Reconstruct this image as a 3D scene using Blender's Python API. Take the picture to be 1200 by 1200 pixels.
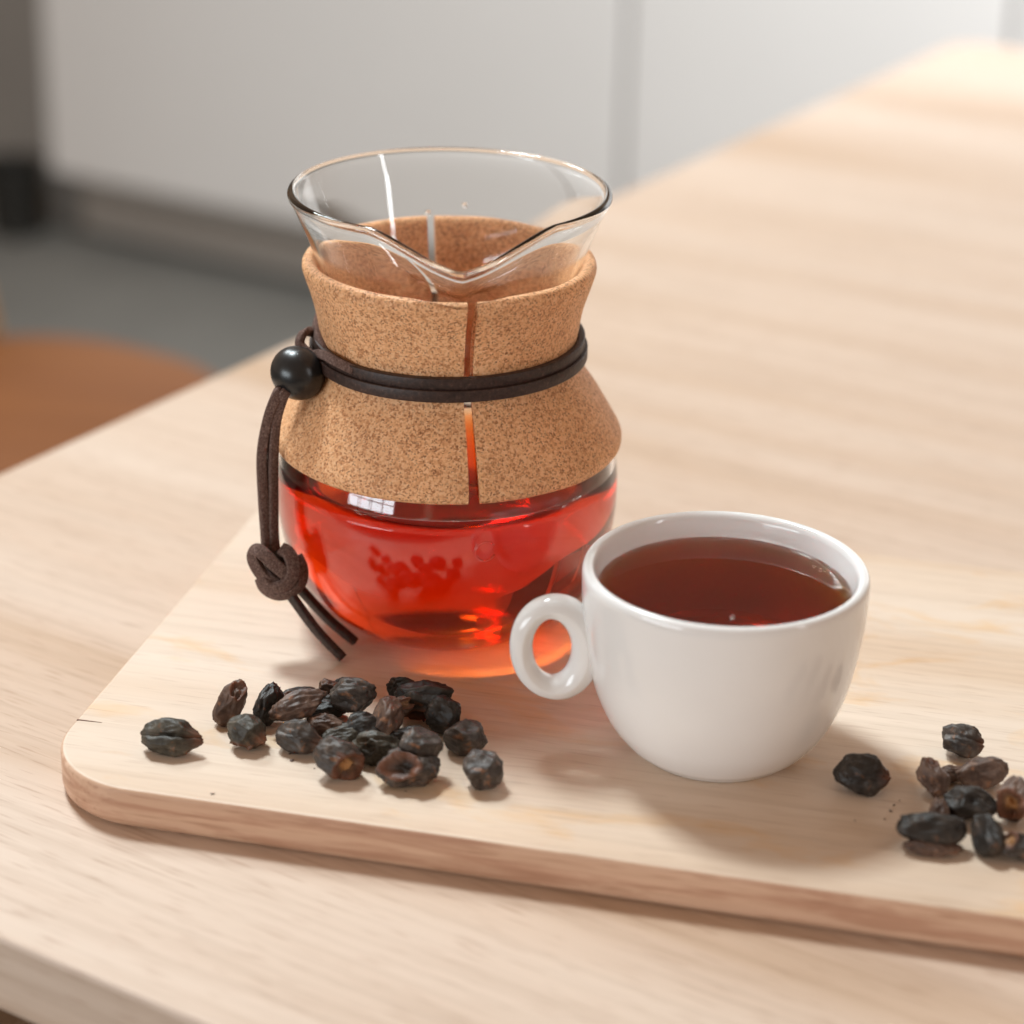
import bpy, bmesh, math, random
from mathutils import Vector, Matrix, noise

sc = bpy.context.scene
for o in list(bpy.data.objects): bpy.data.objects.remove(o)
C = sc.collection

# ------------------------------------------------------------------ camera
cd = bpy.data.cameras.new('camera'); cam = bpy.data.objects.new('camera', cd); C.objects.link(cam)
cd.sensor_width = 36.0; cd.sensor_fit = 'HORIZONTAL'; cd.lens = 83.31
cd.clip_start = 0.02; cd.clip_end = 60
R0, R1, R2 = Vector((0.999757, 0.008779, 0.020204)), Vector((0.022029, -0.398434, -0.916932)), Vector((0, 0.917155, -0.398531))
cam.matrix_world = Matrix(((R0.x, -R1.x, -R2.x, 0), (R0.y, -R1.y, -R2.y, 0), (R0.z, -R1.z, -R2.z, 0.37266), (0, 0, 0, 1)))
cd.dof.use_dof = True; cd.dof.focus_distance = 0.775; cd.dof.aperture_fstop = 5.6; cd.dof.aperture_blades = 0
sc.camera = cam

# ------------------------------------------------------------------ world and lamps
w = bpy.data.worlds.new('World'); sc.world = w; w.use_nodes = True
bg = w.node_tree.nodes['Background']; bg.inputs[0].default_value = (1.0, 0.68, 0.47, 1); bg.inputs[1].default_value = 0.34

def area(name, loc, target, sx, sy, power, col):
    ld = bpy.data.lights.new(name, 'AREA'); ld.shape = 'RECTANGLE'; ld.size = sx; ld.size_y = sy; ld.energy = power; ld.color = col
    o = bpy.data.objects.new(name, ld); C.objects.link(o); o.location = loc
    o.rotation_euler = (Vector(target) - Vector(loc)).to_track_quat('-Z', 'Y').to_euler()
    return o
# main lamp high behind the table, a little to the left
area('ceiling_lamp', (-0.64, 1.70, 2.10), (0.0, 0.72, 0.0), 0.40, 0.40, 51, (0.86, 0.965, 1.0))
# weaker lamp from the left, plus an unseen fill added to brighten the cabinets
area('side_lamp', (-0.99, 2.20, 1.60), (0.0, 0.72, 0.0), 0.4, 0.4, 18, (0.88, 0.97, 1.0))
area('cabinet_fill_light', (0.95, 1.95, 0.45), (0.05, 3.3, -0.05), 0.6, 0.6, 14, (0.96, 0.98, 1.0))
# narrow window on the right
area('narrow_window_light', (1.45, -0.20, 0.70), (0.0, 0.72, 0.05), 0.10, 0.75, 3.0, (0.96, 0.98, 1.0))
# paned window in front to the left of the table: panes of daylight
wc = Vector((-1.60, -0.60, 0.24)); wt = Vector((0.0, 0.72, 0.03))
wq = (wt - wc).to_track_quat('-Z', 'Y')
for i in range(4):
    for j in range(2):
        p = wc + wq @ Vector(((i - 1.5) * 0.31, (j - 0.5) * 0.31, 0))
        o = area('window_pane_light', p, wt, 0.28, 0.28, 2.5, (0.84, 0.94, 1.0)); o.rotation_euler = wq.to_euler()
sc.view_settings.view_transform = 'Standard'; sc.view_settings.look = 'None'
sc.view_settings.exposure = 0.10; sc.view_settings.gamma = 1.0; sc.view_settings.use_curve_mapping = False

cy = sc.cycles
cy.max_bounces = 28; cy.transmission_bounces = 24; cy.glossy_bounces = 24; cy.diffuse_bounces = 5
cy.caustics_refractive = True; cy.caustics_reflective = True; cy.blur_glossy = 0.1
cy.sample_clamp_indirect = 25.0
cy.use_adaptive_sampling = False
cy.use_guiding = True; cy.guiding_training_samples = 64
cy.use_denoising = True
try: cy.denoiser = 'OPENIMAGEDENOISE'
except Exception: pass

# ------------------------------------------------------------------ node helpers
def new_mat(name):
    m = bpy.data.materials.new(name); m.use_nodes = True
    nt = m.node_tree; nt.nodes.clear()
    out = nt.nodes.new('ShaderNodeOutputMaterial')
    return m, nt, out
def N(nt, kind, **kw):
    n = nt.nodes.new(kind)
    for k, v in kw.items():
        if k.startswith('i_'): n.inputs[k[2:].replace('_', ' ')].default_value = v
        else: setattr(n, k, v)
    return n
def ramp(nt, fac, stops):
    r = nt.nodes.new('ShaderNodeValToRGB'); e = r.color_ramp.elements
    while len(e) < len(stops): e.new(0.5)
    for k, (p, c) in enumerate(stops):
        e[k].position = p; e[k].color = c if len(c) == 4 else (*c, 1)
    nt.links.new(fac, r.inputs[0]); return r.outputs[0]
def mix(nt, fac, a, b, mode='MIX'):
    m = nt.nodes.new('ShaderNodeMix'); m.data_type = 'RGBA'; m.blend_type = mode
    for s, v in ((m.inputs[0], fac), (m.inputs[6], a), (m.inputs[7], b)):
        if hasattr(v, 'links'): nt.links.new(v, s)
        else: s.default_value = v if not isinstance(v, tuple) or len(v) == 4 else (*v, 1)
    return m.outputs[2]
def noise_tex(nt, vec, scale, detail=4, rough=0.55, dist=0.0):
    n = nt.nodes.new('ShaderNodeTexNoise'); n.inputs['Scale'].default_value = scale; n.inputs['Detail'].default_value = detail
    n.inputs['Roughness'].default_value = rough; n.inputs['Distortion'].default_value = dist
    if vec is not None: nt.links.new(vec, n.inputs['Vector'])
    return n.outputs[0]
def mapping(nt, rot=(0, 0, 0), scale=(1, 1, 1), loc=(0, 0, 0)):
    tc = nt.nodes.new('ShaderNodeTexCoord'); mr = nt.nodes.new('ShaderNodeMapping'); mp = nt.nodes.new('ShaderNodeMapping')
    mr.inputs['Rotation'].default_value = rot          # turn first, stretch afterwards
    mp.inputs['Scale'].default_value = scale; mp.inputs['Location'].default_value = loc
    nt.links.new(tc.outputs['Object'], mr.inputs['Vector']); nt.links.new(mr.outputs[0], mp.inputs['Vector']); return mp.outputs[0]
def bump(nt, h, strength, dist):
    b = nt.nodes.new('ShaderNodeBump'); b.inputs['Strength'].default_value = strength; b.inputs['Distance'].default_value = dist
    nt.links.new(h, b.inputs['Height']); return b.outputs[0]
def principled(nt, out, **kw):
    b = nt.nodes.new('ShaderNodeBsdfPrincipled')
    for k, v in kw.items():
        s = b.inputs[k]
        if hasattr(v, 'links'): nt.links.new(v, s)
        else: s.default_value = v if not isinstance(v, tuple) or len(v) == 4 else (*v, 1)
    nt.links.new(b.outputs[0], out.inputs[0]); return b

def wood(name, ang, light, mid, dark, across=1.0, streak=0.5, fleck=0.35, rough=0.45, stain=None):
    """pale beech: grain runs along local direction ang; broad bands, fine fibres and short dark flecks"""
    m, nt, out = new_mat(name)
    v1 = mapping(nt, (0, 0, -ang), (1.3, 13 * across, 13))
    band = noise_tex(nt, v1, 1.0, 5, 0.55, 0.4)
    v2 = mapping(nt, (0, 0, -ang), (9, 300, 300))
    fib = noise_tex(nt, v2, 1.0, 3, 0.6)
    v3 = mapping(nt, (0, 0, -ang), (60, 900, 900))
    flk = noise_tex(nt, v3, 1.0, 1, 0.5)
    c = ramp(nt, band, [(0.34, light), (0.50, mid), (0.66, dark)])
    c = mix(nt, streak, c, ramp(nt, fib, [(0.3, (0.80, 0.76, 0.72)), (0.55, (1, 1, 1)), (0.8, (1, 1, 1))]), 'MULTIPLY')
    c = mix(nt, fleck, c, ramp(nt, flk, [(0.28, (0.62, 0.50, 0.42)), (0.40, (1, 1, 1))]), 'MULTIPLY')
    if stain:
        c = stain(nt, c)
    bm = bump(nt, fib, 0.12, 0.0004)
    principled(nt, out, **{'Base Color': c, 'Roughness': rough, 'Normal': bm, 'Specular IOR Level': 0.4})
    return m

TA = 1.02185; TB = TA - math.pi / 2; BA = -0.22682
M = {}
M['table'] = wood('table_beech', TB, (0.65, 0.515, 0.415), (0.61, 0.462, 0.357), (0.53, 0.37, 0.255), 1.0, 0.65, 0.5, 0.42)
def board_stain(nt, c):
    v = mapping(nt, (0, 0, -BA), (18, 40, 40)); n = noise_tex(nt, v, 1.0, 4, 0.6, 0.6)
    c = mix(nt, 0.8, c, ramp(nt, n, [(0.54, (1, 1, 1)), (0.66, (1.0, 0.84, 0.62)), (0.76, (1, 0.93, 0.86))]), 'MULTIPLY')
    return c
M['board'] = wood('board_beech', BA, (0.73, 0.605, 0.495), (0.705, 0.565, 0.445), (0.65, 0.49, 0.36), 1.6, 0.45, 0.3, 0.5, board_stain)
def edge_stain(nt, c):
    v = mapping(nt, (0, 0, -BA), (16, 60, 190)); n = noise_tex(nt, v, 1.0, 5, 0.65, 0.5)
    c = mix(nt, 0.6, c, ramp(nt, n, [(0.46, (1, 1, 1)), (0.60, (0.62, 0.45, 0.38)), (0.75, (0.5, 0.32, 0.25))]), 'MULTIPLY')
    return c
M['board_edge'] = wood('board_edge_grain', BA, (0.64, 0.43, 0.305), (0.60, 0.39, 0.27), (0.50, 0.30, 0.19), 3.0, 0.6, 0.5, 0.55, edge_stain)
M['chair'] = wood('chair_stained_wood', 0.4, (0.21, 0.075, 0.02), (0.19, 0.065, 0.018), (0.15, 0.05, 0.014), 1.0, 0.4, 0.3, 0.45)
M['chair_pale'] = wood('chair_post_wood', 0.0, (0.50, 0.32, 0.15), (0.46, 0.29, 0.13), (0.40, 0.24, 0.10), 1.0, 0.4, 0.3, 0.45)

def cork_mat():
    m, nt, out = new_mat('cork')
    v = mapping(nt)
    gr = N(nt, 'ShaderNodeTexVoronoi', i_Scale=1500.0); nt.links.new(v, gr.inputs['Vector'])
    sep = nt.nodes.new('ShaderNodeSeparateColor'); nt.links.new(gr.outputs['Color'], sep.inputs[0])
    big = noise_tex(nt, v, 60, 3)
    base = ramp(nt, sep.outputs[0], [(0.0, (0.46, 0.20, 0.085)), (0.2, (0.66, 0.33, 0.155)), (0.5, (0.80, 0.44, 0.22)), (1.0, (0.86, 0.53, 0.30))])
    base = mix(nt, 0.35, base, ramp(nt, big, [(0.35, (0.78, 0.72, 0.68)), (0.65, (1.08, 1.04, 1.0))]), 'MULTIPLY')
    sp = N(nt, 'ShaderNodeTexVoronoi', i_Scale=1750.0); nt.links.new(v, sp.inputs['Vector'])
    s2 = nt.nodes.new('ShaderNodeSeparateColor'); nt.links.new(sp.outputs['Color'], s2.inputs[0])
    wob = noise_tex(nt, v, 1900, 2)
    ad = N(nt, 'ShaderNodeMath', operation='ADD'); nt.links.new(s2.outputs[0], ad.inputs[0])
    sc_ = N(nt, 'ShaderNodeMath', operation='MULTIPLY'); sc_.inputs[1].default_value = 0.35; nt.links.new(wob, sc_.inputs[0]); nt.links.new(sc_.outputs[0], ad.inputs[1])
    speck = ramp(nt, ad.outputs[0], [(0.16, (0.95, 0.95, 0.95)), (0.24, (0.55, 0.55, 0.55)), (0.42, (0, 0, 0))])
    c = mix(nt, speck, base, (0.25, 0.10, 0.042))
    h = mix(nt, 0.5, sep.outputs[0], speck)
    b = bump(nt, h, 0.25, 0.0003)
    principled(nt, out, **{'Base Color': c, 'Roughness': 0.62, 'Normal': b, 'Specular IOR Level': 0.35})
    return m
M['cork'] = cork_mat()

def leather_mat():
    m, nt, out = new_mat('leather'); v = mapping(nt)
    n = noise_tex(nt, v, 700, 3, 0.7); n2 = noise_tex(nt, v, 90, 3)
    c = ramp(nt, n, [(0.3, (0.018, 0.009, 0.007)), (0.6, (0.05, 0.026, 0.02)), (0.8, (0.11, 0.065, 0.05))])
    c = mix(nt, 0.5, c, ramp(nt, n2, [(0.3, (0.7, 0.7, 0.7)), (0.7, (1.25, 1.2, 1.15))]), 'MULTIPLY')
    principled(nt, out, **{'Base Color': c, 'Roughness': 0.5, 'Normal': bump(nt, n, 0.5, 0.0003), 'Specular IOR Level': 0.4})
    return m
M['leather'] = leather_mat()
def suede_mat():
    m, nt, out = new_mat('suede'); v = mapping(nt)
    n = noise_tex(nt, v, 1400, 3, 0.75)
    c = ramp(nt, n, [(0.3, (0.06, 0.034, 0.028)), (0.55, (0.15, 0.092, 0.076)), (0.75, (0.30, 0.21, 0.175))])
    principled(nt, out, **{'Base Color': c, 'Roughness': 0.85, 'Normal': bump(nt, n, 0.8, 0.0004), 'Specular IOR Level': 0.2})
    return m
M['suede'] = suede_mat()
def bead_mat():
    m, nt, out = new_mat('black_wood_bead'); v = mapping(nt)
    n = noise_tex(nt, v, 160, 4)
    principled(nt, out, **{'Base Color': ramp(nt, n, [(0.3, (0.008, 0.008, 0.009)), (0.7, (0.018, 0.018, 0.018))]), 'Roughness': 0.30, 'Normal': bump(nt, n, 0.06, 0.0004)})
    return m
M['bead'] = bead_mat()

def glass_mat():
    m, nt, out = new_mat('clear_glass')
    g = N(nt, 'ShaderNodeBsdfGlass', i_IOR=1.48, i_Roughness=0.0); g.inputs['Color'].default_value = (1.0, 1.0, 0.997, 1)
    nt.links.new(g.outputs[0], out.inputs[0]); return m
M['glass'] = glass_mat()
def tea_mat(name, dens, col):
    m, nt, out = new_mat(name)
    g = N(nt, 'ShaderNodeBsdfGlass', i_IOR=1.333, i_Roughness=0.0); g.inputs['Color'].default_value = (1, 1, 1, 1)
    a = N(nt, 'ShaderNodeVolumeAbsorption', i_Density=dens); a.inputs['Color'].default_value = (*col, 1)
    nt.links.new(g.outputs[0], out.inputs[0]); nt.links.new(a.outputs[0], out.inputs[1]); return m
M['tea'] = tea_mat('amber_tea', 84.0, (0.935, 0.50, 0.0))
M['tea_cup'] = tea_mat('amber_tea_in_cup', 118.0, (0.92, 0.63, 0.10))

def ceramic_mat():
    m, nt, out = new_mat('white_porcelain'); v = mapping(nt); n = noise_tex(nt, v, 30, 2)
    principled(nt, out, **{'Base Color': ramp(nt, n, [(0.3, (0.80, 0.795, 0.79)), (0.7, (0.83, 0.825, 0.82))]), 'Roughness': 0.12, 'Specular IOR Level': 0.5, 'Normal': bump(nt, n, 0.03, 0.0005)})
    return m
M['ceramic'] = ceramic_mat()

def plain(name, a, b, scale, rough=0.6):
    m, nt, out = new_mat(name); v = mapping(nt); n = noise_tex(nt, v, scale, 5)
    principled(nt, out, **{'Base Color': ramp(nt, n, [(0.3, a), (0.7, b)]), 'Roughness': rough}); return m
M['cabinet'] = plain('cabinet_lacquer', (0.76, 0.745, 0.73), (0.78, 0.765, 0.75), 3, 0.5)
M['plinth'] = plain('plinth_lacquer', (0.42, 0.405, 0.385), (0.45, 0.435, 0.41), 3, 0.6)
M['floor'] = plain('grey_floor', (0.15, 0.147, 0.135), (0.19, 0.185, 0.17), 6, 0.7)
M['dark'] = plain('gap_shade', (0.27, 0.255, 0.24), (0.30, 0.285, 0.265), 5, 0.6)  # painted shade for the recess and the plinth gap
M['black'] = plain('black_plastic', (0.012, 0.011, 0.009), (0.018, 0.017, 0.014), 8, 0.5)
M['crack'] = plain('crack_wood', (0.10, 0.04, 0.025), (0.16, 0.07, 0.04), 900, 0.8)

def husk_mat(name, lo, mi, hi, patch, amount):
    """dried fruit skin: dark wrinkled skin, dusty bloom, brown worn patches; kernel colour where the mesh says so"""
    m, nt, out = new_mat(name)
    v = mapping(nt)
    n1 = noise_tex(nt, v, 170, 5, 0.65, 0.3); n2 = noise_tex(nt, v, 900, 4, 0.7)
    c = ramp(nt, n1, [(0.30, lo), (0.52, mi), (0.74, hi)])
    n3 = noise_tex(nt, v, 230, 4, 0.6, 0.5)
    oi = nt.nodes.new('ShaderNodeObjectInfo')
    f = ramp(nt, n3, [(0.66 - amount, (0, 0, 0)), (0.80 - amount, (1, 1, 1))])
    c = mix(nt, f, c, patch)
    c = mix(nt, 0.6, c, ramp(nt, n2, [(0.3, (0.6, 0.6, 0.6)), (0.7, (1.25, 1.25, 1.25))]), 'MULTIPLY')
    at = N(nt, 'ShaderNodeAttribute', attribute_name='kernel')
    kc = ramp(nt, n1, [(0.3, (0.30, 0.12, 0.035)), (0.7, (0.58, 0.33, 0.14))])
    c = mix(nt, at.outputs['Fac'], c, kc)
    at2 = N(nt, 'ShaderNodeAttribute', attribute_name='tip')
    c = mix(nt, at2.outputs['Fac'], c, (0.17, 0.055, 0.022, 1))
    b = bump(nt, n2, 0.35, 0.0006)
    principled(nt, out, **{'Base Color': c, 'Roughness': 0.48, 'Normal': b, 'Specular IOR Level': 0.38}); return m
M['h_grey'] = husk_mat('husk_grey', (0.020, 0.0145, 0.0115), (0.058, 0.044, 0.036), (0.16, 0.122, 0.098), (0.24, 0.105, 0.048), 0.08)
M['h_black'] = husk_mat('husk_black', (0.010, 0.0075, 0.0055), (0.025, 0.019, 0.015), (0.085, 0.065, 0.050), (0.15, 0.062, 0.028), 0.05)
M['h_brown'] = husk_mat('husk_brown', (0.045, 0.025, 0.018), (0.12, 0.070, 0.050), (0.23, 0.15, 0.11), (0.32, 0.145, 0.072), 0.08)
M['h_green'] = husk_mat('husk_olive', (0.020, 0.016, 0.011), (0.055, 0.046, 0.033), (0.145, 0.118, 0.085), (0.22, 0.095, 0.042), 0.06)

# ------------------------------------------------------------------ object helpers
def link(name, me, m, parent=None, loc=(0, 0, 0), smooth=True):
    o = bpy.data.objects.new(name, me); C.objects.link(o); o.location = loc
    if m is not None: me.materials.append(m)
    if smooth:
        me.polygons.foreach_set('use_smooth', [True] * len(me.polygons))
    if parent: o.parent = parent
    return o
def from_bm(name, bm, m, parent=None, loc=(0, 0, 0), smooth=True):
    bmesh.ops.recalc_face_normals(bm, faces=bm.faces)
    me = bpy.data.meshes.new(name); bm.to_mesh(me); bm.free(); return link(name, me, m, parent, loc, smooth)
def thing(name, label, cat, loc=(0, 0, 0), group=None):
    o = bpy.data.objects.new(name, None); C.objects.link(o); o.location = loc; o.empty_display_size = 0.02
    return tag(o, label, cat, group)
def tag(o, label, cat, group=None):
    o['label'] = label; o['category'] = cat
    if group: o['group'] = group
    return o
def structure(o): o['kind'] = 'structure'; return o

def spline(pts, n):
    """Catmull-Rom through points, n samples per span"""
    P = [Vector(p) for p in pts]; P = [P[0] * 2 - P[1]] + P + [P[-1] * 2 - P[-2]]; out = []
    for k in range(1, len(P) - 2):
        a, b, c, d = P[k - 1], P[k], P[k + 1], P[k + 2]
        for i in range(n):
            t = i / n
            out.append(0.5 * ((2 * b) + (c - a) * t + (2 * a - 5 * b + 4 * c - d) * t * t + (3 * b - a - 3 * c + d) * t ** 3))
    out.append(P[-2]); return out
def prof(pts, n=5): return [(v.x, v.y) for v in spline([(r, z, 0) for r, z in pts], n)]

def lathe(profile, seg=128, a0=0.0, a1=None, closed_profile=False, deform=None):
    """profile of (r, z); full turn or an arc a0..a1 with end caps when the profile is closed"""
    bm = bmesh.new(); full = a1 is None
    cols = seg if full else seg + 1; grid = []
    for k in range(cols):
        a = a0 + (2 * math.pi * k / seg if full else (a1 - a0) * k / seg); col = []
        for r, z in profile:
            rr, zz, aa = (r, z, a) if deform is None else deform(r, z, a)
            col.append(bm.verts.new((rr * math.cos(aa), rr * math.sin(aa), zz)))
        grid.append(col)
    n = len(profile)
    for k in range(cols if full else cols - 1):
        A, B = grid[k], grid[(k + 1) % cols]
        for i in range(n if closed_profile else n - 1):
            bm.faces.new((A[i], B[i], B[(i + 1) % n], A[(i + 1) % n]))
    if not full and closed_profile:
        bm.faces.new(grid[0]); bm.faces.new(list(reversed(grid[-1])))
    bmesh.ops.remove_doubles(bm, verts=bm.verts, dist=1e-6)
    return bm

def sweep(path, width, thick, up=None, closed=False, twist=None, rnd=0.35, taper=None, caps=True):
    """rounded rectangular strap along a path; up(i) gives the direction of the strap's thickness"""
    bm = bmesh.new(); P = [Vector(p) for p in path]; n = len(P); rings = []
    shape = []
    hw, ht = width / 2, thick / 2; r = min(hw, ht) * rnd
    for (sx, sy, a) in ((1, 1, 0), (-1, 1, 90), (-1, -1, 180), (1, -1, 270)):
        for k in range(3):
            t = math.radians(a + 45 * k); shape.append((sx * (hw - r) + r * math.cos(t), sy * (ht - r) + r * math.sin(t)))
    prev = None
    for i in range(n):
        if closed: T = (P[(i + 1) % n] - P[i - 1]).normalized()
        else: T = (P[min(i + 1, n - 1)] - P[max(i - 1, 0)]).normalized()
        if up is not None: U = Vector(up(i))
        else: U = prev if prev is not None else Vector((0.3, 0.2, 1))
        U = (U - T * U.dot(T)).normalized(); prev = U
        if twist: U = Matrix.Rotation(twist(i), 3, T) @ U
        W = T.cross(U)
        s = taper(i) if taper else 1.0
        rings.append([bm.verts.new(P[i] + W * (x * s) + U * (y * s)) for x, y in shape])
    m = len(shape)
    for i in range(n if closed else n - 1):
        A, B = rings[i], rings[(i + 1) % n]
        for k in range(m): bm.faces.new((A[k], A[(k + 1) % m], B[(k + 1) % m], B[k]))
    if not closed and caps:
        bm.faces.new(list(reversed(rings[0]))); bm.faces.new(rings[-1])
    return bm

def prism(poly, z0, z1, bev=0.0, segs=3):
    bm = bmesh.new()
    f = bm.faces.new([bm.verts.new((x, y, z0)) for x, y in poly])
    r = bmesh.ops.extrude_face_region(bm, geom=[f])
    bmesh.ops.translate(bm, vec=(0, 0, z1 - z0), verts=[v for v in r['geom'] if isinstance(v, bmesh.types.BMVert)])
    bmesh.ops.recalc_face_normals(bm, faces=bm.faces)
    if bev:
        ed = [e for e in bm.edges if abs(e.verts[0].co.z - e.verts[1].co.z) < 1e-7]
        bmesh.ops.bevel(bm, geom=ed, offset=bev, segments=segs, profile=0.5, affect='EDGES')
    return bm
def round_poly(corners, radii, seg=14):
    out = []; n = len(corners)
    for i in range(n):
        p, a, b = Vector(corners[i]), Vector(corners[i - 1]), Vector(corners[(i + 1) % n])
        r = radii[i]
        if r <= 0: out.append(tuple(p)); continue
        u, v = (a - p).normalized(), (b - p).normalized(); half = math.acos(max(-1, min(1, u.dot(v)))) / 2
        t = r / math.tan(half); c = p + (u + v).normalized() * (r / math.sin(half))
        s, e = p + u * t - c, p + v * t - c
        a0 = math.atan2(s.y, s.x); a1 = math.atan2(e.y, e.x); d = (a1 - a0 + math.pi) % (2 * math.pi) - math.pi
        for k in range(seg + 1):
            q = a0 + d * k / seg; out.append((c.x + r * math.cos(q), c.y + r * math.sin(q)))
    return out
def box_bm(sx, sy, sz, bev=0.002):
    bm = bmesh.new(); bmesh.ops.create_cube(bm, size=1); bmesh.ops.scale(bm, vec=(sx, sy, sz), verts=bm.verts)
    bmesh.ops.bevel(bm, geom=bm.edges[:], offset=bev, segments=2, profile=0.5, affect='EDGES'); return bm

# ------------------------------------------------------------------ setting: floor and cabinets
FLOOR = -0.75; TOP = -0.0143
bm = bmesh.new(); bmesh.ops.create_grid(bm, x_segments=2, y_segments=2, size=6)
structure(from_bm('floor', bm, M['floor'], None, (0, 1.5, FLOOR), False))

ua = Vector((0.52179, 0.85307)); ub = Vector((0.85307, -0.52179))
def cab(s, depth, z): p = ub * s + ua * (2.686 + depth); return Vector((p.x, p.y, z))
def cab_box(name, s0, s1, d0, d1, z0, z1, m, parent, bev=0.004):
    bm = box_bm(s1 - s0, d1 - d0, z1 - z0, bev)
    o = from_bm(name, bm, m, parent, (0, 0, 0), False)
    c = cab((s0 + s1) / 2, (d0 + d1) / 2, (z0 + z1) / 2) - (parent.location if parent else Vector())
    o.location = c; o.rotation_euler = (0, 0, TB); return o
cb = thing('kitchen_cabinet', 'pale grey tall cabinet with plain flat doors standing behind the table', 'cabinet', cab(-1.2, 0.3, FLOOR))
PZ = -0.64
cab_box('carcass', -2.50, 0.52, 0.03, 0.62, PZ, 0.78, M['cabinet'], cb)
cab_box('plinth', -2.49, 0.51, 0.055, 0.60, FLOOR + 0.018, PZ - 0.002, M['plinth'], cb)
cab_box('plinth_gap_shade', -2.48, 0.50, 0.085, 0.58, FLOOR, FLOOR + 0.02, M['dark'], cb)  # dark strip standing in for the shadow gap at the floor
for s0, s1 in ((-2.50, -1.491), (-1.481, -0.973), (-0.963, -0.456), (-0.436, 0.06), (0.08, 0.52)):
    cab_box('door', s0, s1, 0.0, 0.026, PZ + 0.012, 0.77, M['cabinet'], cb)
o = cab_box('recess_shade_panel', -3.6, -2.52, 0.10, 0.16, FLOOR, 0.78, M['dark'], None)  # dark sheet stands in for the shade of the recess past the cabinet
tag(o, 'dark grey panel standing in for the shaded gap at the pale cabinet end', 'panel')
bn = thing('waste_bin', 'small black bin on the floor at the cabinet end', 'bin', cab(-2.60, 0.02, FLOOR))
from_bm('bucket', lathe(prof([(0.0, 0.0), (0.04, 0.0), (0.043, 0.02), (0.050, 0.11), (0.050, 0.112), (0.047, 0.11), (0.040, 0.02), (0.0, 0.012)], 3), 40), M['black'], bn)
from_bm('rim', lathe([(0.0485, 0.112), (0.053, 0.112), (0.0535, 0.118), (0.0485, 0.118)], 40, closed_profile=True), M['black'], bn)

# ------------------------------------------------------------------ chair tucked in on the far side of the table
ch = thing('wooden_chair', 'orange brown wooden chair tucked against the side of the pale table', 'chair', (-0.39, 1.705, FLOOR))
ch.rotation_euler = (0, 0, TB)
def chair_part(name, bm, m): return from_bm(name, bm, m, ch)
sw = 0.21
chair_part('seat', prism(round_poly([(-0.168, -0.168), (0.168, -0.168), (0.168, 0.168), (-0.168, 0.168)], [0.15] * 4), 0.43, 0.46, 0.008), M['chair'])
def bar(a, b, wd, th): return sweep([a, (Vector(a) + Vector(b)) / 2, b], wd, th, up=lambda i: (1, 0, 0.01), rnd=0.4)
for sx, sy in ((0.12, -0.12), (0.12, 0.12)): chair_part('leg', bar((sx, sy, 0.0), (sx, sy, 0.431), 0.036, 0.036), M['chair_pale'])
for sy in (-0.11, 0.11):
    chair_part('leg', bar((-0.15, sy, 0.0), (-0.13, sy, 0.431), 0.034, 0.034), M['chair_pale'])
    chair_part('back_post', bar((-0.135, sy, 0.459), (-0.23, sy, 0.86), 0.03, 0.03), M['chair_pale'])
chair_part('back_rail', sweep(spline([(-0.224, -0.135, 0.82), (-0.238, 0, 0.82), (-0.224, 0.135, 0.82)], 6), 0.11, 0.016, up=lambda i: (1, 0, 0.22)), M['chair'])

# ------------------------------------------------------------------ table
tb = thing('wooden_table', 'pale beech table carrying the chopping board', 'table', (0, 0, FLOOR))
corner = Vector((-0.35008, 0.70117)); LA, LB = 1.315, 2.3
c0 = corner; c1 = corner + ub * LB; c2 = c1 + ua * LA; c3 = corner + ua * LA
poly = round_poly([tuple(c0), tuple(c1), tuple(c2), tuple(c3)], [0.03, 0.03, 0.03, 0.03], 8)
THK = 0.0268
from_bm('tabletop', prism(poly, TOP - THK - FLOOR, TOP - FLOOR, 0.0022, 2), M['table'], tb, (0, 0, 0), False)
for q, (i, j) in enumerate(((0.12, 0.10), (LB - 0.12, 0.10), (0.12, LA - 0.10), (LB - 0.12, LA - 0.10))):
    p = corner + ub * i + ua * j
    o = from_bm('leg', box_bm(0.06, 0.06, TOP - THK - FLOOR + 0.001, 0.004), M['table'], tb, (p.x, p.y, (TOP - THK - FLOOR) / 2), False); o.rotation_euler = (0, 0, TB)

# ------------------------------------------------------------------ chopping board
bu = Vector((math.cos(BA), math.sin(BA))); bn_ = Vector((-math.sin(BA), math.cos(BA)))
# front edge: bn.x = FO ; back edge: BO ; left edge: -bu.x = LO
FO, BO, LO = 0.59293, 0.83529, 0.29019
def bp(s, t): p = bu * s + bn_ * t; return (p.x, p.y)
s0 = -LO; s1 = s0 + 0.44
bd = thing('chopping_board', 'pale wooden chopping board with rounded corners lying on the table', 'chopping board', (0, 0, TOP))
poly = round_poly([bp(s0, FO), bp(s1, FO), bp(s1, BO), bp(s0, BO)], [0.033, 0.04, 0.04, 0.033], 20)
bm = prism(poly, 0.0002, -TOP)
for zz, off in ((-TOP, 0.0015), (0.0002, 0.0034)):
    bmesh.ops.bevel(bm, geom=[e for e in bm.edges if abs(e.verts[0].co.z - zz) < 1e-6 and abs(e.verts[1].co.z - zz) < 1e-6], offset=off, segments=3, profile=0.5, affect='EDGES')
me_edge = []
bo = from_bm('slab', bm, M['board'], bd, (0, 0, 0), False)
bo.data.materials.append(M['board_edge'])
for p in bo.data.polygons:
    if abs(p.normal.z) < 0.75: p.material_index = 1
    p.use_smooth = abs(p.normal.z) < 0.99
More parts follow.
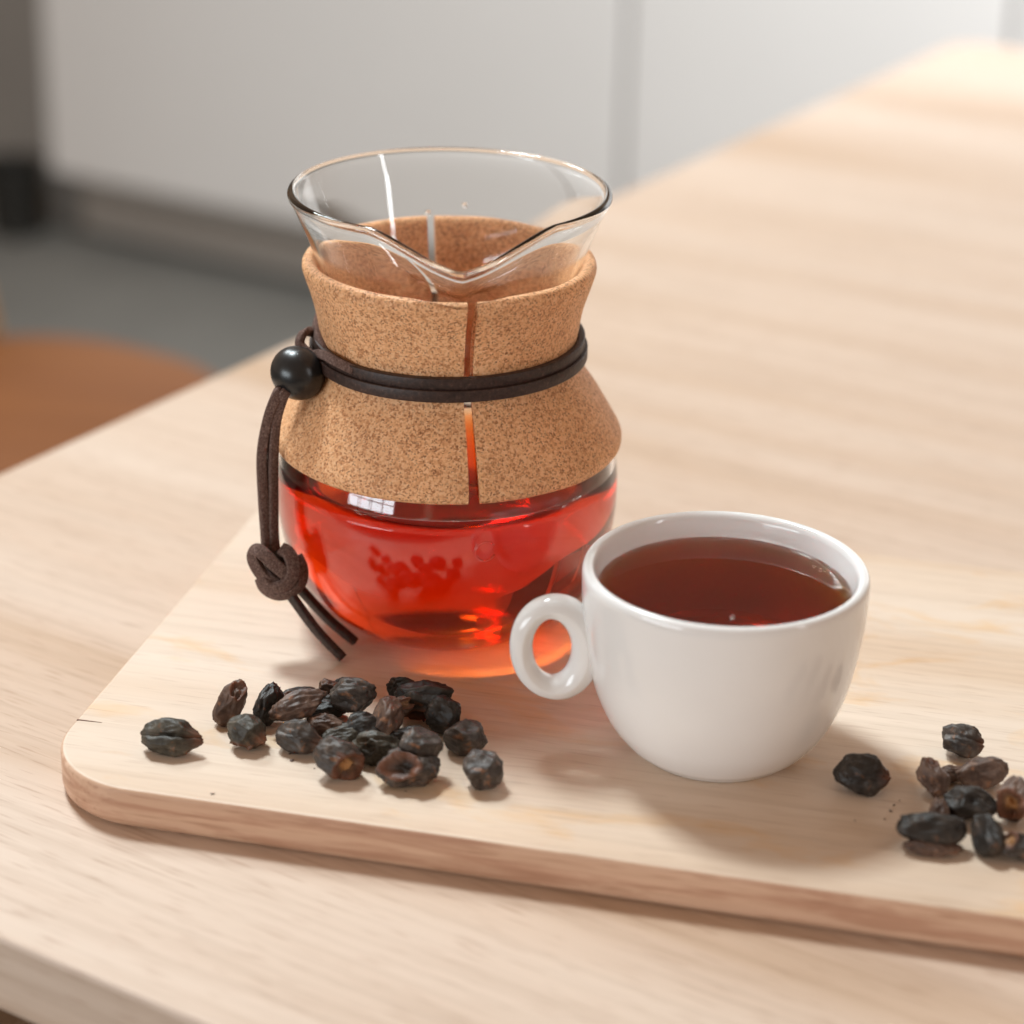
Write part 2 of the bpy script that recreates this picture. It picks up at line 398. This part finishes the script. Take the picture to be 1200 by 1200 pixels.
# short split in the end of the board
bm = bmesh.new()
pa, pb = Vector((-0.1402, 0.6799)), Vector((-0.1318, 0.6783)); nn = Vector((0.19, 0.98))
vs = [bm.verts.new((*(pa + nn * 0.00028), 0.01445)), bm.verts.new((*(pa - nn * 0.00028), 0.01445)), bm.verts.new((*pb, 0.01445)),
      bm.verts.new((*(pa + nn * 0.00028), 0.0138)), bm.verts.new((*(pa - nn * 0.00028), 0.0138)), bm.verts.new((*pb, 0.0138))]
for f in ((0, 1, 2), (5, 4, 3), (0, 3, 4, 1), (1, 4, 5, 2), (2, 5, 3, 0)): bm.faces.new([vs[i] for i in f])
o = from_bm('split', bm, M['crack'], bd, (0, 0, 0), False); o['label'] = 'short dark split in the board end'

# ------------------------------------------------------------------ carafe
CX, CY = -0.0230, 0.76975
car = thing('glass_carafe', 'round glass pour over carafe with cork collar and leather cord', 'carafe', (CX, CY, 0.0))
SP = math.radians(-90 + 5.0)           # direction of the spout
def spout(r, z, a):
    d = (a - SP + math.pi) % (2 * math.pi) - math.pi
    t = max(0.0, 1 - abs(d) / math.radians(33 if d < 0 else 37)); g = t ** 1.55
    t2 = max(0.0, 1 - abs(d) / math.radians(12)); g -= 0.13 * t2 * t2      # soften the tip
    wz = max(0.0, min(1.0, (z - 0.112) / (0.1545 - 0.112))); wz = wz * wz * (3 - 2 * wz)
    return r + 0.0108 * g * wz, z - 0.0112 * g * wz ** 1.6, a
outer = [(0.0, 0.0022), (0.020, 0.0020), (0.0295, 0.0008), (0.0332, 0.0004), (0.0372, 0.0016), (0.0425, 0.0052), (0.0484, 0.0108), (0.0534, 0.0180), (0.0570, 0.0275),
         (0.0590, 0.0370), (0.0598, 0.0460), (0.0597, 0.0540), (0.0586, 0.0620), (0.0560, 0.0700), (0.0515, 0.0785), (0.0458, 0.0870), (0.0412, 0.0945), (0.0396, 0.1005),
         (0.0391, 0.1070), (0.0402, 0.1150), (0.0432, 0.1260), (0.0474, 0.1380), (0.0517, 0.1485), (0.0533, 0.1520)]
rimp = [(0.0541, 0.1532), (0.0544, 0.1544), (0.0537, 0.1556), (0.0525, 0.1558), (0.0515, 0.1549), (0.0511, 0.1536)]
WALL = 0.0021
inner = [(0.0495, 0.1485), (0.0453, 0.1380), (0.0411, 0.1260), (0.0381, 0.1150), (0.0370, 0.1070), (0.0374, 0.1005), (0.0390, 0.0945), (0.0436, 0.0870), (0.0496, 0.0775),
         (0.0541, 0.0690), (0.0566, 0.0615), (0.0576, 0.0540), (0.0577, 0.0460), (0.0569, 0.0370), (0.0549, 0.0280), (0.0512, 0.0190), (0.0462, 0.0122), (0.0402, 0.0075), (0.0330, 0.0052), (0.018, 0.0050), (0.0, 0.0052)]
gp = prof(outer + rimp + inner, 4)
gl = from_bm('glass_vessel', lathe(gp, 192, deform=spout), M['glass'], car)

# raised moulding mark on the front of the bowl: a ring and a small triangle
def on_bowl(ang, z, off=0.0):
    r = 0.0
    for (r0, z0), (r1, z1) in zip(outer[:-1], outer[1:]):
        if z0 <= z <= z1: r = r0 + (r1 - r0) * (z - z0) / (z1 - z0)
    return Vector(((r + off) * math.cos(ang), (r + off) * math.sin(ang), z))
ac = math.radians(-90 + 14.0); ring = []
for k in range(28):
    t = math.radians(35 + 300 * k / 27); ring.append(on_bowl(ac + 0.0034 * math.cos(t) / 0.0595, 0.0490 + 0.0034 * math.sin(t), 0.00005))
from_bm('moulded_mark', sweep(ring, 0.0007, 0.0005, up=lambda i: (math.cos(ac), math.sin(ac), 0), rnd=0.9), M['glass'], car)

# two drops clinging to the inside of the funnel
for a, z in ((102.0, 0.1345), (85.0, 0.1370)):
    a = math.radians(a); r = 0.0451 + (z - 0.138) * 0.40
    bm = bmesh.new(); bmesh.ops.create_icosphere(bm, subdivisions=2, radius=0.0011)
    o = from_bm('water_drop', bm, M['glass'], car, (r * math.cos(a), r * math.sin(a), z))

# cork collar: two half shells parted by a slit in front and one behind
co = [(0.0578, 0.0662), (0.0592, 0.0660), (0.0602, 0.0668), (0.0606, 0.0684), (0.0604, 0.0702), (0.0594, 0.0722), (0.0573, 0.0757), (0.0550, 0.0797), (0.0524, 0.0842), (0.0492, 0.0887), (0.0464, 0.0927), (0.0446, 0.0965),
      (0.0439, 0.1005), (0.0442, 0.1060), (0.0453, 0.1130), (0.0468, 0.1190), (0.0484, 0.1240), (0.0496, 0.1278), (0.0499, 0.1294), (0.0496, 0.1309), (0.0486, 0.1319), (0.0471, 0.1322), (0.0461, 0.1316), (0.0453, 0.1304)]
ci = [(0.0448, 0.1288), (0.0432, 0.1235), (0.0411, 0.1160), (0.0399, 0.1090), (0.0400, 0.1010), (0.0416, 0.0950), (0.0462, 0.0872), (0.0520, 0.0786), (0.0563, 0.0706), (0.0570, 0.0674)]
cp = prof(co, 3) + prof(ci, 3)
SL = math.radians(-90 + 10.2)
def depth_in(r, z):
    ri = ci[0][0]
    for (r0, z0), (r1, z1) in zip(ci[:-1], ci[1:]):
        if z1 <= z <= z0: ri = r0 + (r1 - r0) * (z - z0) / (z1 - z0)
    return max(0.0, min(1.0, (r - ri) / 0.0045))
for a0, a1, lab in ((SL, SL + math.pi, None), (SL + math.pi, SL + 2 * math.pi, None)):
    def gap(r, z, a, a0=a0, a1=a1):
        g = 0.00150 + 0.0007 * max(0.0, (0.085 - z) / 0.02) ** 2        # slit half width
        ws = max(0.0, min(1.0, (z - 0.094) / 0.012)) * (1.0 if a0 == SL else 0.0)      # the upper cut of one half is slanted
        if abs(a - a0) < 1e-6: a = a0 + (g - 0.0004 * ws + 0.0021 * ws * depth_in(r, z)) / r
        elif abs(a - a1) < 1e-6: a = a1 - g / r
        rr = r + 0.00012 * noise.noise(Vector((math.cos(a) * 9, math.sin(a) * 9, z * 160)))
        return rr, z + 0.0004 * noise.noise(Vector((math.cos(a) * 2.2, math.sin(a) * 2.2, 3.1))), a
    bm = lathe(cp, 96, a0, a1, True, gap)
    o = from_bm('cork_half', bm, M['cork'], car)
    md = o.modifiers.new('edge', 'BEVEL'); md.width = 0.0005; md.segments = 2; md.limit_method = 'ANGLE'; md.angle_limit = math.radians(50)

# leather cord: two turns round the waist
def wrap(z0, tilt, r, lift):
    pts = []
    for k in range(120):
        a = 2 * math.pi * k / 120
        # rises towards the bead on the left
        d = abs((a - math.radians(188) + math.pi) % (2 * math.pi) - math.pi)
        z = z0 + tilt * math.cos(a) + lift * math.exp(-(d / 0.42) ** 2)
        pts.append((r(a) * math.cos(a), r(a) * math.sin(a), z))
    return pts
def radial(pts): return lambda i: (pts[i][0], pts[i][1], 0.0)
pu = wrap(0.10300, 0.0006, lambda a: 0.0456, 0.0010); pl = wrap(0.09905, 0.0006, lambda a: 0.0466, 0.0016)
from_bm('cord_turn', sweep(pu, 0.0040, 0.0024, up=radial(pu), closed=True, rnd=0.3), M['leather'], car)
from_bm('cord_turn', sweep(pl, 0.0041, 0.0024, up=radial(pl), closed=True, rnd=0.3), M['leather'], car)

# bead with a hole along its axis
BL = Vector((-0.0501, -0.0202, 0.0962))       # bead centre relative to the carafe
ax = Vector((-0.62, -0.42, -0.62)).normalized()
bp_ = []
for k in range(33):
    t = math.radians(-71 + 142 * k / 32); bp_.append((0.0095 * math.cos(t), 0.0089 * math.sin(t)))
hole = [(0.0028, 0.0082), (0.0025, 0.0), (0.0028, -0.0082)]
o = from_bm('toggle_bead', lathe(bp_ + hole, 64, closed_profile=True), M['bead'], car, BL)
o.rotation_euler = ax.to_track_quat('Z', 'Y').to_euler()

# cord from the turns into the bead, and the small loop behind it
b_in = BL - ax * 0.0070; b_out = BL + ax * 0.0062
from_bm('cord_feed', sweep(spline([(-0.030, -0.0348, 0.1030), (-0.0362, -0.0300, 0.1040), (-0.0408, -0.0225, 0.1035), tuple(b_in + Vector((0.0006, 0, 0.0006))), tuple(BL)], 6), 0.0032, 0.0022, up=lambda i: (-0.6, -0.6, 0.5)), M['suede'], car)
from_bm('cord_feed', sweep(spline([(-0.0452, 0.0060, 0.1010), (-0.0462, -0.0040, 0.1052), (-0.0486, -0.0100, 0.1072), (-0.0500, -0.0120, 0.1035), tuple(b_in), tuple(BL)], 6), 0.0032, 0.0022, up=lambda i: (-0.6, -0.3, 0.6)), M['suede'], car)
from_bm('cord_feed', sweep(spline([(-0.0400, 0.0170, 0.1060), (-0.0452, 0.0040, 0.1082), (-0.0444, -0.0090, 0.1065), (-0.0410, -0.0190, 0.1035)], 6), 0.0030, 0.0020, up=lambda i: (-0.8, -0.3, 0.2)), M['suede'], car)

# hanging strands (coordinates relative to the carafe)
def rel(x, y, z): return Vector((x - CX, y - CY, z))
st = [b_out, rel(-0.0787, 0.7415, 0.0905), rel(-0.0813, 0.7420, 0.0816), rel(-0.0831, 0.7415, 0.0691), rel(-0.0833, 0.7405, 0.0534), rel(-0.0826, 0.7390, 0.0400), rel(-0.0815, 0.7360, 0.0330)]
for k, off in enumerate((-0.0015, 0.0016)):
    pts = [p + Vector((off * (0.55 if i == 0 else 1), 0.0006 * k - 0.0004, 0.0003 * k)) + Vector((0.0004 * math.sin(i * 1.7 + k * 2), 0, 0)) for i, p in enumerate(st)]
    pp = spline(pts, 7)
    from_bm('cord_strand', sweep(pp, 0.0034, 0.0030, up=lambda i: (0.35, -1.0, 0.1), twist=lambda i, k=k: 0.25 * math.sin(i * 0.12 + k * 1.5)), M['suede'], car)

# knot: an overhand turn of the doubled cord
KC = rel(-0.0797, 0.7345, 0.0315)
def kp(dx, dz, dep): return KC + Vector((dx * 0.00029, -dep * 0.001, dz * 0.00031))
bm = bmesh.new(); bmesh.ops.create_icosphere(bm, subdivisions=3, radius=1.0)
for v in bm.verts: v.co = Vector((v.co.x * 0.0056, v.co.y * 0.0044, v.co.z * 0.0060)) * (1 + 0.12 * noise.noise(v.co * 2.5))
from_bm('knot_core', bm, M['leather'], car, KC + Vector((0.0008, 0, -0.0006)))
straps = ([(2, -14, 3.6), (-12, -8, 4.6), (-22, 4, 4.2), (-27, 15, 2.8), (-22, 23, 3.0), (-13, 20, 4.8), (-2, 11, 5.9), (9, 2, 6.0), (15, -8, 4.6)],
          [(6, 24, 2.6), (15, 22, 4.4), (20, 10, 5.6), (18, -4, 6.2), (8, -15, 6.4), (-6, -17, 5.8), (-16, -10, 4.6)],
          [(22, 14, 1.0), (29, 0, 2.6), (27, -15, 3.8), (15, -25, 4.6), (0, -28, 4.6), (-14, -22, 3.6), (-20, -12, 1.8)])
for st_ in straps:
    pp = spline([kp(*q) for q in st_], 6)
    from_bm('knot_turn', sweep(pp, 0.0045, 0.0025, up=lambda i, pp=pp: (pp[i] - KC) * 120 + Vector((0, -0.75, 0.1)), rnd=0.3), M['suede'], car)
# tails
for pts in ((KC + Vector((0.0006, -0.0010, -0.0040)), rel(-0.0745, 0.7310, 0.0215), rel(-0.0660, 0.7280, 0.0105), rel(-0.0568, 0.7250, 0.0016)),
            (KC + Vector((0.0026, 0.0010, -0.0040)), rel(-0.0718, 0.7365, 0.0215), rel(-0.0630, 0.7375, 0.0105), rel(-0.0535, 0.7372, 0.0018))):
    pp = spline(pts, 8)
    from_bm('cord_tail', sweep(pp, 0.0031, 0.0027, up=lambda i: (-0.5, -1, 0.4), twist=lambda i: 0.03 * i), M['leather'], car)

# tea inside the carafe: reaches a hair into the glass wall so that no air gap remains
lvl = 0.0592
tin = [(r + 0.0004, z - (0.0004 if r < 0.045 else 0)) for r, z in reversed(inner) if z < lvl - 0.003]
tin[0] = (0.0, tin[0][1])
tp = prof(tin, 4) + [(0.05745, lvl), (0.0560, lvl - 0.0005), (0.0530, lvl - 0.0008), (0.0, lvl - 0.0008)]
t = from_bm('carafe_tea', lathe(tp, 128), M['tea'], None, (CX, CY, 0))
tag(t, 'clear red amber tea filling the lower bowl of the carafe', 'tea')

# ------------------------------------------------------------------ cup
KX, KY = 0.06731, 0.67332
cup = thing('tea_cup', 'white porcelain cup with ring handle on the chopping board', 'cup', (KX, KY, 0))
ko = [(0.0, 0.0016), (0.0225, 0.0016), (0.0240, 0.0004), (0.0254, 0.0003), (0.0272, 0.0018), (0.0301, 0.0042), (0.0332, 0.0080), (0.0358, 0.0120), (0.0377, 0.0160), (0.0393, 0.0200), (0.0406, 0.0240), (0.0416, 0.0280),
      (0.0424, 0.0320), (0.0431, 0.0360), (0.0437, 0.0400), (0.0442, 0.0440), (0.0446, 0.0480), (0.04485, 0.0530), (0.0450, 0.0580), (0.0450, 0.0606), (0.0445, 0.0624), (0.0434, 0.0632), (0.0421, 0.0629), (0.0413, 0.0618)]
ki = [(0.0408, 0.0600), (0.0400, 0.0560), (0.0394, 0.0500), (0.0386, 0.0400), (0.0372, 0.0300), (0.0345, 0.0200), (0.0300, 0.0120), (0.0220, 0.0070), (0.0, 0.0058)]
from_bm('body', lathe(prof(ko + ki, 4), 144), M['ceramic'], cup)
# ring handle, thicker where it meets the wall
hp = []
HA = math.radians(180 + 4)
hd = Vector((math.cos(HA), math.sin(HA), 0))
for k in range(72):
    t_ = 2 * math.pi * k / 72
    x = 0.0533 + 0.0104 * math.cos(t_) + 0.0006 * math.sin(t_); z = 0.0356 + 0.0142 * math.sin(t_)
    hp.append(hd * x + Vector((0, 0, z)))
hc = hd * 0.0533 + Vector((0, 0, 0.0356))
def htap(k): c = math.cos(2 * math.pi * k / 72); return 1.0 + 0.28 * max(0.0, -c + 0.2)
from_bm('handle', sweep(hp, 0.0096, 0.0074, up=lambda i: (hp[i] - hc), closed=True, rnd=0.95, taper=htap), M['ceramic'], cup)
o = bpy.data.objects['handle']; md = o.modifiers.new('smooth', 'SUBSURF'); md.levels = 1; md.render_levels = 2
# tea in the cup
kt = 0.0549
tk = [(0.0, 0.0050), (0.0222, 0.0062), (0.0304, 0.0114), (0.0349, 0.0196), (0.0376, 0.0298), (0.0390, 0.0400), (0.0398, 0.0500), (0.0402, kt + 0.0006), (0.0396, kt + 0.0004), (0.0388, kt), (0.0375, kt - 0.0003), (0.035, kt - 0.0004), (0.0, kt - 0.0004)]
t = from_bm('cup_tea', lathe(tk, 128), M['tea_cup'], None, (KX, KY, 0))
tag(t, 'dark brown tea filling the white porcelain cup', 'tea')

# ------------------------------------------------------------------ dried cherries
def husk(name, loc, dims, rz, rx, ry, seed, mat, label, crease=0.16, wrinkle=0.10, tip=0.0, cavity=None, kernel=0.0, dents=()):
    """wrinkled dried fruit: dims are full length, width, height; crease runs along the length on top; cavity = (direction, half angle, depth)"""
    bm = bmesh.new(); bmesh.ops.create_icosphere(bm, subdivisions=5, radius=1.0)
    rnd = random.Random(seed); off = Vector((rnd.uniform(-50, 50), rnd.uniform(-50, 50), rnd.uniform(-50, 50)))
    kl = bm.verts.layers.float.new('kernel'); tl = bm.verts.layers.float.new('tip')
    cd_ = Vector(cavity[0]).normalized() if cavity else None
    planes = []
    for _ in range(9 if wrinkle > 0.055 else 5):
        pd = Vector((rnd.gauss(0, 0.55), rnd.gauss(0, 1), rnd.gauss(0, 1))).normalized(); planes.append((pd, rnd.uniform(0.74, 0.93)))
    for v in bm.verts:
        n = v.co.normalized(); r = 1.0
        r += 0.22 * noise.noise(n * 1.15 + off) + 0.09 * noise.noise(n * 2.3 + off * 1.3)
        q = Vector((n.x * 1.1, n.y * 4.2, n.z * 4.2))
        rid = 1 - abs(noise.noise(q * 1.0 + off * 0.7)) * 2.2
        r += wrinkle * 0.55 * (max(0.0, rid) ** 2 - 0.35)
        rid2 = 1 - abs(noise.noise(Vector((n.x * 2.6, n.y * 8.0, n.z * 8.0)) + off)) * 2.4
        r += wrinkle * 0.22 * max(0.0, rid2) ** 2
        for pd, pk in planes:                       # dried flat and hollow between sharp ridges
            c_ = n.dot(pd)
            if c_ > 0.2:
                lim = pk / c_
                if r > lim: r = lim - 0.30 * (r - lim)
        fv = noise.voronoi(Vector((n.x * 1.0, n.y * 1.7, n.z * 1.7)) * 1.15 + off)[0]
        r += (0.06 + wrinkle * 0.9) * (0.42 - min(0.8, fv[1] - fv[0]))
        if crease:
            wv = 0.10 * noise.noise(Vector((n.x * 2.5, 0, 0)) + off)
            if n.z > 0: r -= crease * math.exp(-((n.y - wv) / 0.13) ** 2) * min(1, n.z * 1.6)
        for dv, da, dd in dents:
            c_ = n.dot(Vector(dv).normalized()); a_ = math.acos(max(-1, min(1, c_)))
            r -= dd * math.exp(-(a_ / da) ** 2)
        if cavity:
            a_ = math.acos(max(-1, min(1, n.dot(cd_)))) * (1 + 0.25 * noise.noise(n * 2.7 + off * 2))
            h, dep = cavity[1], cavity[2]
            u = a_ / h
            if u < 1:
                k_ = (1 - u * u); r -= dep * min(1.0, k_ * 2.2)
                v[kl] = kernel * min(1.0, max(0.0, (k_ - 0.25) * 2.5))
            r += 0.10 * math.exp(-((u - 1.08) / 0.16) ** 2)
            v[tl] = 0.75 * math.exp(-((u - 1.0) / 0.14) ** 2)
        if tip and n.x > 0.55:
            e = (n.x - 0.55) / 0.45
            r += tip * e * e; v[tl] = max(v[tl], min(1.0, e * e * 1.2) * (0.5 + 0.5 * rid))
            n = Vector((n.x, n.y * (1 - 0.55 * e), n.z * (1 - 0.55 * e)))
        v.co = Vector((n.x * r * dims[0] / 2, n.y * r * dims[1] / 2, n.z * r * dims[2] / 2))
    Rm = Matrix.Rotation(rz, 3, 'Z') @ Matrix.Rotation(ry, 3, 'Y') @ Matrix.Rotation(rx, 3, 'X')
    zmin = 9
    for v in bm.verts:
        v.co = Rm @ v.co; zmin = min(zmin, v.co.z)
    # loc.z is the height of the lowest point
    for v in bm.verts: v.co.z -= zmin
    o = from_bm(name, bm, mat, None, (loc[0], loc[1], loc[2] - 0.0002))
    return tag(o, label, 'dried cherry', 'dried coffee cherries on the board')
D = math.radians
G, K, B, O = M['h_grey'], M['h_black'], M['h_brown'], M['h_green']
mm = 0.001
def H(x, y, z, l, w_, h_, rz, rx, ry, seed, mat, label, **kw):
    husk('dried_cherry', (x, y, z * mm), (l * 1.04 * mm, w_ * 1.03 * mm, h_ * 1.03 * mm), D(rz), D(rx), D(ry), seed, mat, label, **kw)
# heap in front of the carafe
H(-0.1067, 0.6603, 0, 16.5, 11, 9.5, -5, 50, 0, 1, O, 'lone creased cherry with reddish tip lying off the end of the heap', tip=0.22, crease=0.34)
H(-0.0900, 0.6815, 0, 14.5, 9, 9.5, 62, 20, -48, 2, B, 'upright curled cherry leaning on a rounder hollowed one', cavity=((0.7, -0.35, 0.75), 0.55, 0.28), crease=0)
H(-0.0833, 0.6644, 0, 12.0, 10.5, 10, -25, 20, 10, 3, O, 'stubby olive cherry with deep hollow in front of the upright curled one', cavity=((0.1, -0.7, -0.25), 0.50, 0.50), tip=0.12, crease=0)
H(-0.0779, 0.6812, 0, 13.5, 7.5, 9.5, 68, 0, -38, 4, K, 'narrow standing black cherry between the curled one and the flattened brown one', wrinkle=0.16, dents=(((0.1, -1, 0.2), 0.5, 0.28),))
H(-0.0672, 0.6765, 4.6, 19, 9, 7.5, 24, 10, -8, 5, B, 'long flattened brown cherry resting across the heap', crease=0.10, wrinkle=0.14, dents=(((-0.5, -0.6, 0.6), 0.5, 0.14),))
H(-0.0660, 0.6626, 0, 15.0, 11, 10.5, -20, 55, 5, 6, G, 'smooth blue grey cherry with torn reddish tip at the heap front', tip=0.26, crease=0.14, wrinkle=0.06)
H(-0.0585, 0.6725, 0.6, 11.5, 8.5, 8.0, -8, 30, 0, 7, B, 'small reddish brown ridged cherry tucked under the big block shaped one', wrinkle=0.18, crease=0.05)
H(-0.0508, 0.6822, 4.6, 15.0, 12, 11.0, -12, 12, 0, 8, G, 'big grey block shaped cherry on top of the heap', wrinkle=0.10, crease=0.16, dents=(((0.2, -1, -0.1), 0.6, 0.14),))
H(-0.0676, 0.6925, 0, 15, 8, 7, 12, 0, 5, 9, K, 'black split husk behind the long flattened cherry', cavity=((-0.2, -0.7, 0.6), 0.6, 0.35), crease=0)
H(-0.0585, 0.6955, 0, 9.5, 7, 7, 40, 0, 30, 10, B, 'torn brown husk scrap behind the big grey cherry', cavity=((0.3, -0.8, 0.4), 0.7, 0.5), wrinkle=0.2, crease=0)
H(-0.0540, 0.7010, 0.5, 8, 5, 5, 25, 0, 20, 30, K, 'small black curled scrap at the back of the heap', wrinkle=0.2, cavity=((0.2, -0.6, 0.7), 0.6, 0.3), crease=0)
H(-0.0517, 0.6672, 0, 14, 8.5, 7.5, 22, 20, -6, 11, O, 'olive grey oblong cherry between open husk and big grey cherry', crease=0.08, wrinkle=0.10)
H(-0.0518, 0.6475, 0, 13.5, 12, 12, -12, 15, 18, 12, G, 'split open cherry showing pale orange inside at the heap front', cavity=((0.72, -0.66, 0.22), 0.80, 0.50), kernel=1.0, crease=0.10)
H(-0.0412, 0.6563, 0, 13.5, 10, 9.5, 4, 25, 0, 13, O, 'dark wrinkled cherry between the two open husks', wrinkle=0.16, crease=0.14)
H(-0.0385, 0.6722, 1.5, 13.5, 9.5, 10.5, 72, 10, -28, 14, B, 'pear shaped grey brown cherry in the middle of the heap', wrinkle=0.09, crease=0.05)
H(-0.0275, 0.6850, 0.5, 18.5, 13, 12.0, -10, 35, -4, 15, K, 'large black folded husk at the back of the heap', cavity=((0.0, -0.95, -0.2), 0.62, 0.42), wrinkle=0.14, crease=0.18)
H(-0.0348, 0.6935, 3.5, 8.5, 7, 7, 15, 0, 0, 31, K, 'black crumpled scrap against the large folded husk', wrinkle=0.24, crease=0.1)
H(-0.0350, 0.6800, 4.5, 9, 6, 6, 30, 0, 0, 21, B, 'small reddish scrap lodged above the pear shaped cherry', wrinkle=0.2, cavity=((0.2, -0.8, 0.5), 0.6, 0.3), kernel=0.4, crease=0)
H(-0.0302, 0.6440, 0, 17.5, 14, 12.0, -2, 0, 0, 16, G, 'gaping husk with curled lower lip at the heap front', cavity=((-0.25, -0.66, 0.50), 0.66, 0.60), crease=0, wrinkle=0.09)
H(-0.0268, 0.6490, 5.2, 12.0, 11, 10, 10, 0, 10, 32, G, 'rounded dimpled cherry sitting in the gaping husk', dents=(((-0.3, -0.6, 0.7), 0.35, 0.12),), crease=0.0, wrinkle=0.10)
H(-0.0209, 0.6776, 0, 11, 10.5, 11, -35, 0, 0, 17, K, 'round black cherry beside the large folded husk', dents=(((0.2, -0.5, 0.8), 0.35, 0.18),), crease=0, wrinkle=0.14)
H(-0.0134, 0.6639, 0, 13.5, 12, 11.5, -18, 0, 8, 18, G, 'round cherry with puckered dimple and brown streak next to the outermost one', dents=(((0.15, -0.35, 0.9), 0.30, 0.22),), crease=0, wrinkle=0.07)
H(-0.0070, 0.6434, 0, 13, 12, 12.0, 60, 0, 0, 19, G, 'smooth round cherry lying off the cup end of the heap', crease=0, wrinkle=0.05, tip=0.06)
H(-0.0314, 0.6665, 0, 13, 8, 7, -10, 0, 0, 20, K, 'crumpled dark husk behind the gaping one', wrinkle=0.22, crease=0.1)
H(-0.0440, 0.6660, 0, 8, 4, 5, 60, 0, -30, 33, G, 'thin grey sliver of husk propped in the heap middle', wrinkle=0.15, crease=0.1)
H(-0.0465, 0.6700, 0, 14, 11, 9, 20, 0, 0, 34, K, 'black cherry buried under the big grey one', wrinkle=0.15)
H(-0.0600, 0.6860, 0, 14, 10, 8, 0, 0, 0, 35, K, 'black cherry buried under the long flattened brown one', wrinkle=0.15)
# right of the cup
H(0.1110, 0.6459, 0, 15, 12.5, 11.5, -14, 60, 0, 41, K, 'round black cherry lying alone right beside the cup', crease=0.0, wrinkle=0.08, tip=0.05)
H(0.1458, 0.6690, 0, 14.5, 10.5, 9.5, -24, 40, 0, 42, G, 'striped oval cherry lying apart behind the small heap', crease=0.12, wrinkle=0.13, tip=0.06)
H(0.1325, 0.6435, 0, 11.5, 9, 11, 110, 0, -25, 43, B, 'reddish brown cupped husk at the side of the small heap', cavity=((0.7, -0.1, 0.75), 0.5, 0.35), crease=0, wrinkle=0.09)
H(0.1398, 0.6510, 0, 7.5, 6, 6, 0, 0, 0, 44, B, 'tiny crumpled brown scrap between the cupped and the oval cherry', wrinkle=0.24, crease=0.1)
H(0.1487, 0.6496, 0, 15, 10.5, 10, 14, 20, 0, 45, B, 'smooth oval grey brown cherry at the back of the small heap', crease=0.0, wrinkle=0.05)
H(0.1415, 0.6290, 1.0, 15.5, 12, 10, -8, 0, 0, 46, K, 'shiny black cherry with dimple on top of the small heap', crease=0, wrinkle=0.06, dents=(((0.05, -0.6, 0.75), 0.30, 0.26), ((-0.5, -0.4, 0.7), 0.4, 0.08)))
H(0.1268, 0.6125, 2.4, 19, 11, 8.0, -6, 20, 0, 47, K, 'flat dark cherry propped on a brown scrap at the heap front', crease=0.10, wrinkle=0.08, dents=(((0.1, -0.5, 0.8), 0.45, 0.16),))
H(0.1437, 0.6105, 0, 14, 10, 11, 108, 0, -14, 48, K, 'upright oval dark cherry in front of the shiny dimpled one', crease=0.08, wrinkle=0.05)
H(0.1553, 0.6290, 0, 13.5, 11, 13.5, 70, 0, 0, 49, B, 'opened brown cherry with orange kernel showing', cavity=((-0.92, 0.20, 0.15), 0.74, 0.42), kernel=1.0, crease=0, wrinkle=0.09)
H(0.1527, 0.6075, 0, 11, 9, 9, -25, 0, 0, 50, G, 'half pale cherry beside the upright oval one', cavity=((-0.6, -0.5, 0.6), 0.6, 0.25), kernel=0.8, crease=0)
H(0.1322, 0.6270, 0, 9, 7, 7.5, 80, 0, 0, 51, B, 'small brown cherry wedged behind the flat dark one', wrinkle=0.12)
H(0.1272, 0.6090, 0, 14.5, 8, 4.5, -8, 0, 0, 52, B, 'brown flattened scrap lying under the flat dark cherry', wrinkle=0.22, crease=0.1)

# crumbs of husk left on the board
rnd = random.Random(7); bm = bmesh.new()
spots = [(0.1185, 0.6330), (0.1200, 0.6365), (0.1160, 0.6280), (0.1362, 0.6215), (0.1222, 0.6395)] + [(rnd.gauss(-0.043, 0.028), rnd.gauss(0.664, 0.017)) for _ in range(22)] + [(rnd.gauss(0.135, 0.014), rnd.gauss(0.632, 0.016)) for _ in range(10)]
for x, y in spots:
    r = bmesh.ops.create_icosphere(bm, subdivisions=1, radius=1.0); sc_ = rnd.uniform(0.00025, 0.0006)
    st_ = rnd.uniform(1.0, 2.4); a = rnd.uniform(0, 6.28)
    for v in r['verts']:
        p = v.co * rnd.uniform(0.7, 1.2); p = Vector((p.x * sc_ * st_, p.y * sc_, p.z * sc_ * 0.55)); p = Matrix.Rotation(a, 3, 'Z') @ p
        v.co = p + Vector((x, y, sc_ * 0.45))
o = from_bm('husk_crumbs', bm, M['h_brown'], None, (0, 0, 0), False)
o['kind'] = 'stuff'; o['label'] = 'tiny brown husk crumbs scattered on the chopping board'; o['category'] = 'crumbs'
# small bubbles on the tea
def bubble(parent, x, y, z, r):
    bm = bmesh.new(); bmesh.ops.create_icosphere(bm, subdivisions=3, radius=r)
    from_bm('bubble', bm, M['glass'], parent, (x, y, z))
ct = bpy.data.objects['cup_tea']; bubble(ct, 0.0010, -0.0190, kt + 0.0001, 0.0008); bubble(ct, 0.0300, 0.0190, kt + 0.0001, 0.0005); bubble(ct, 0.0318, 0.0165, kt + 0.0001, 0.0006)
ca = bpy.data.objects['carafe_tea']
for a in (-86, -84.5, -40, -38, -36.5, -120): bubble(ca, 0.0561 * math.cos(D(a)), 0.0561 * math.sin(D(a)), lvl - 0.0002, 0.0005)
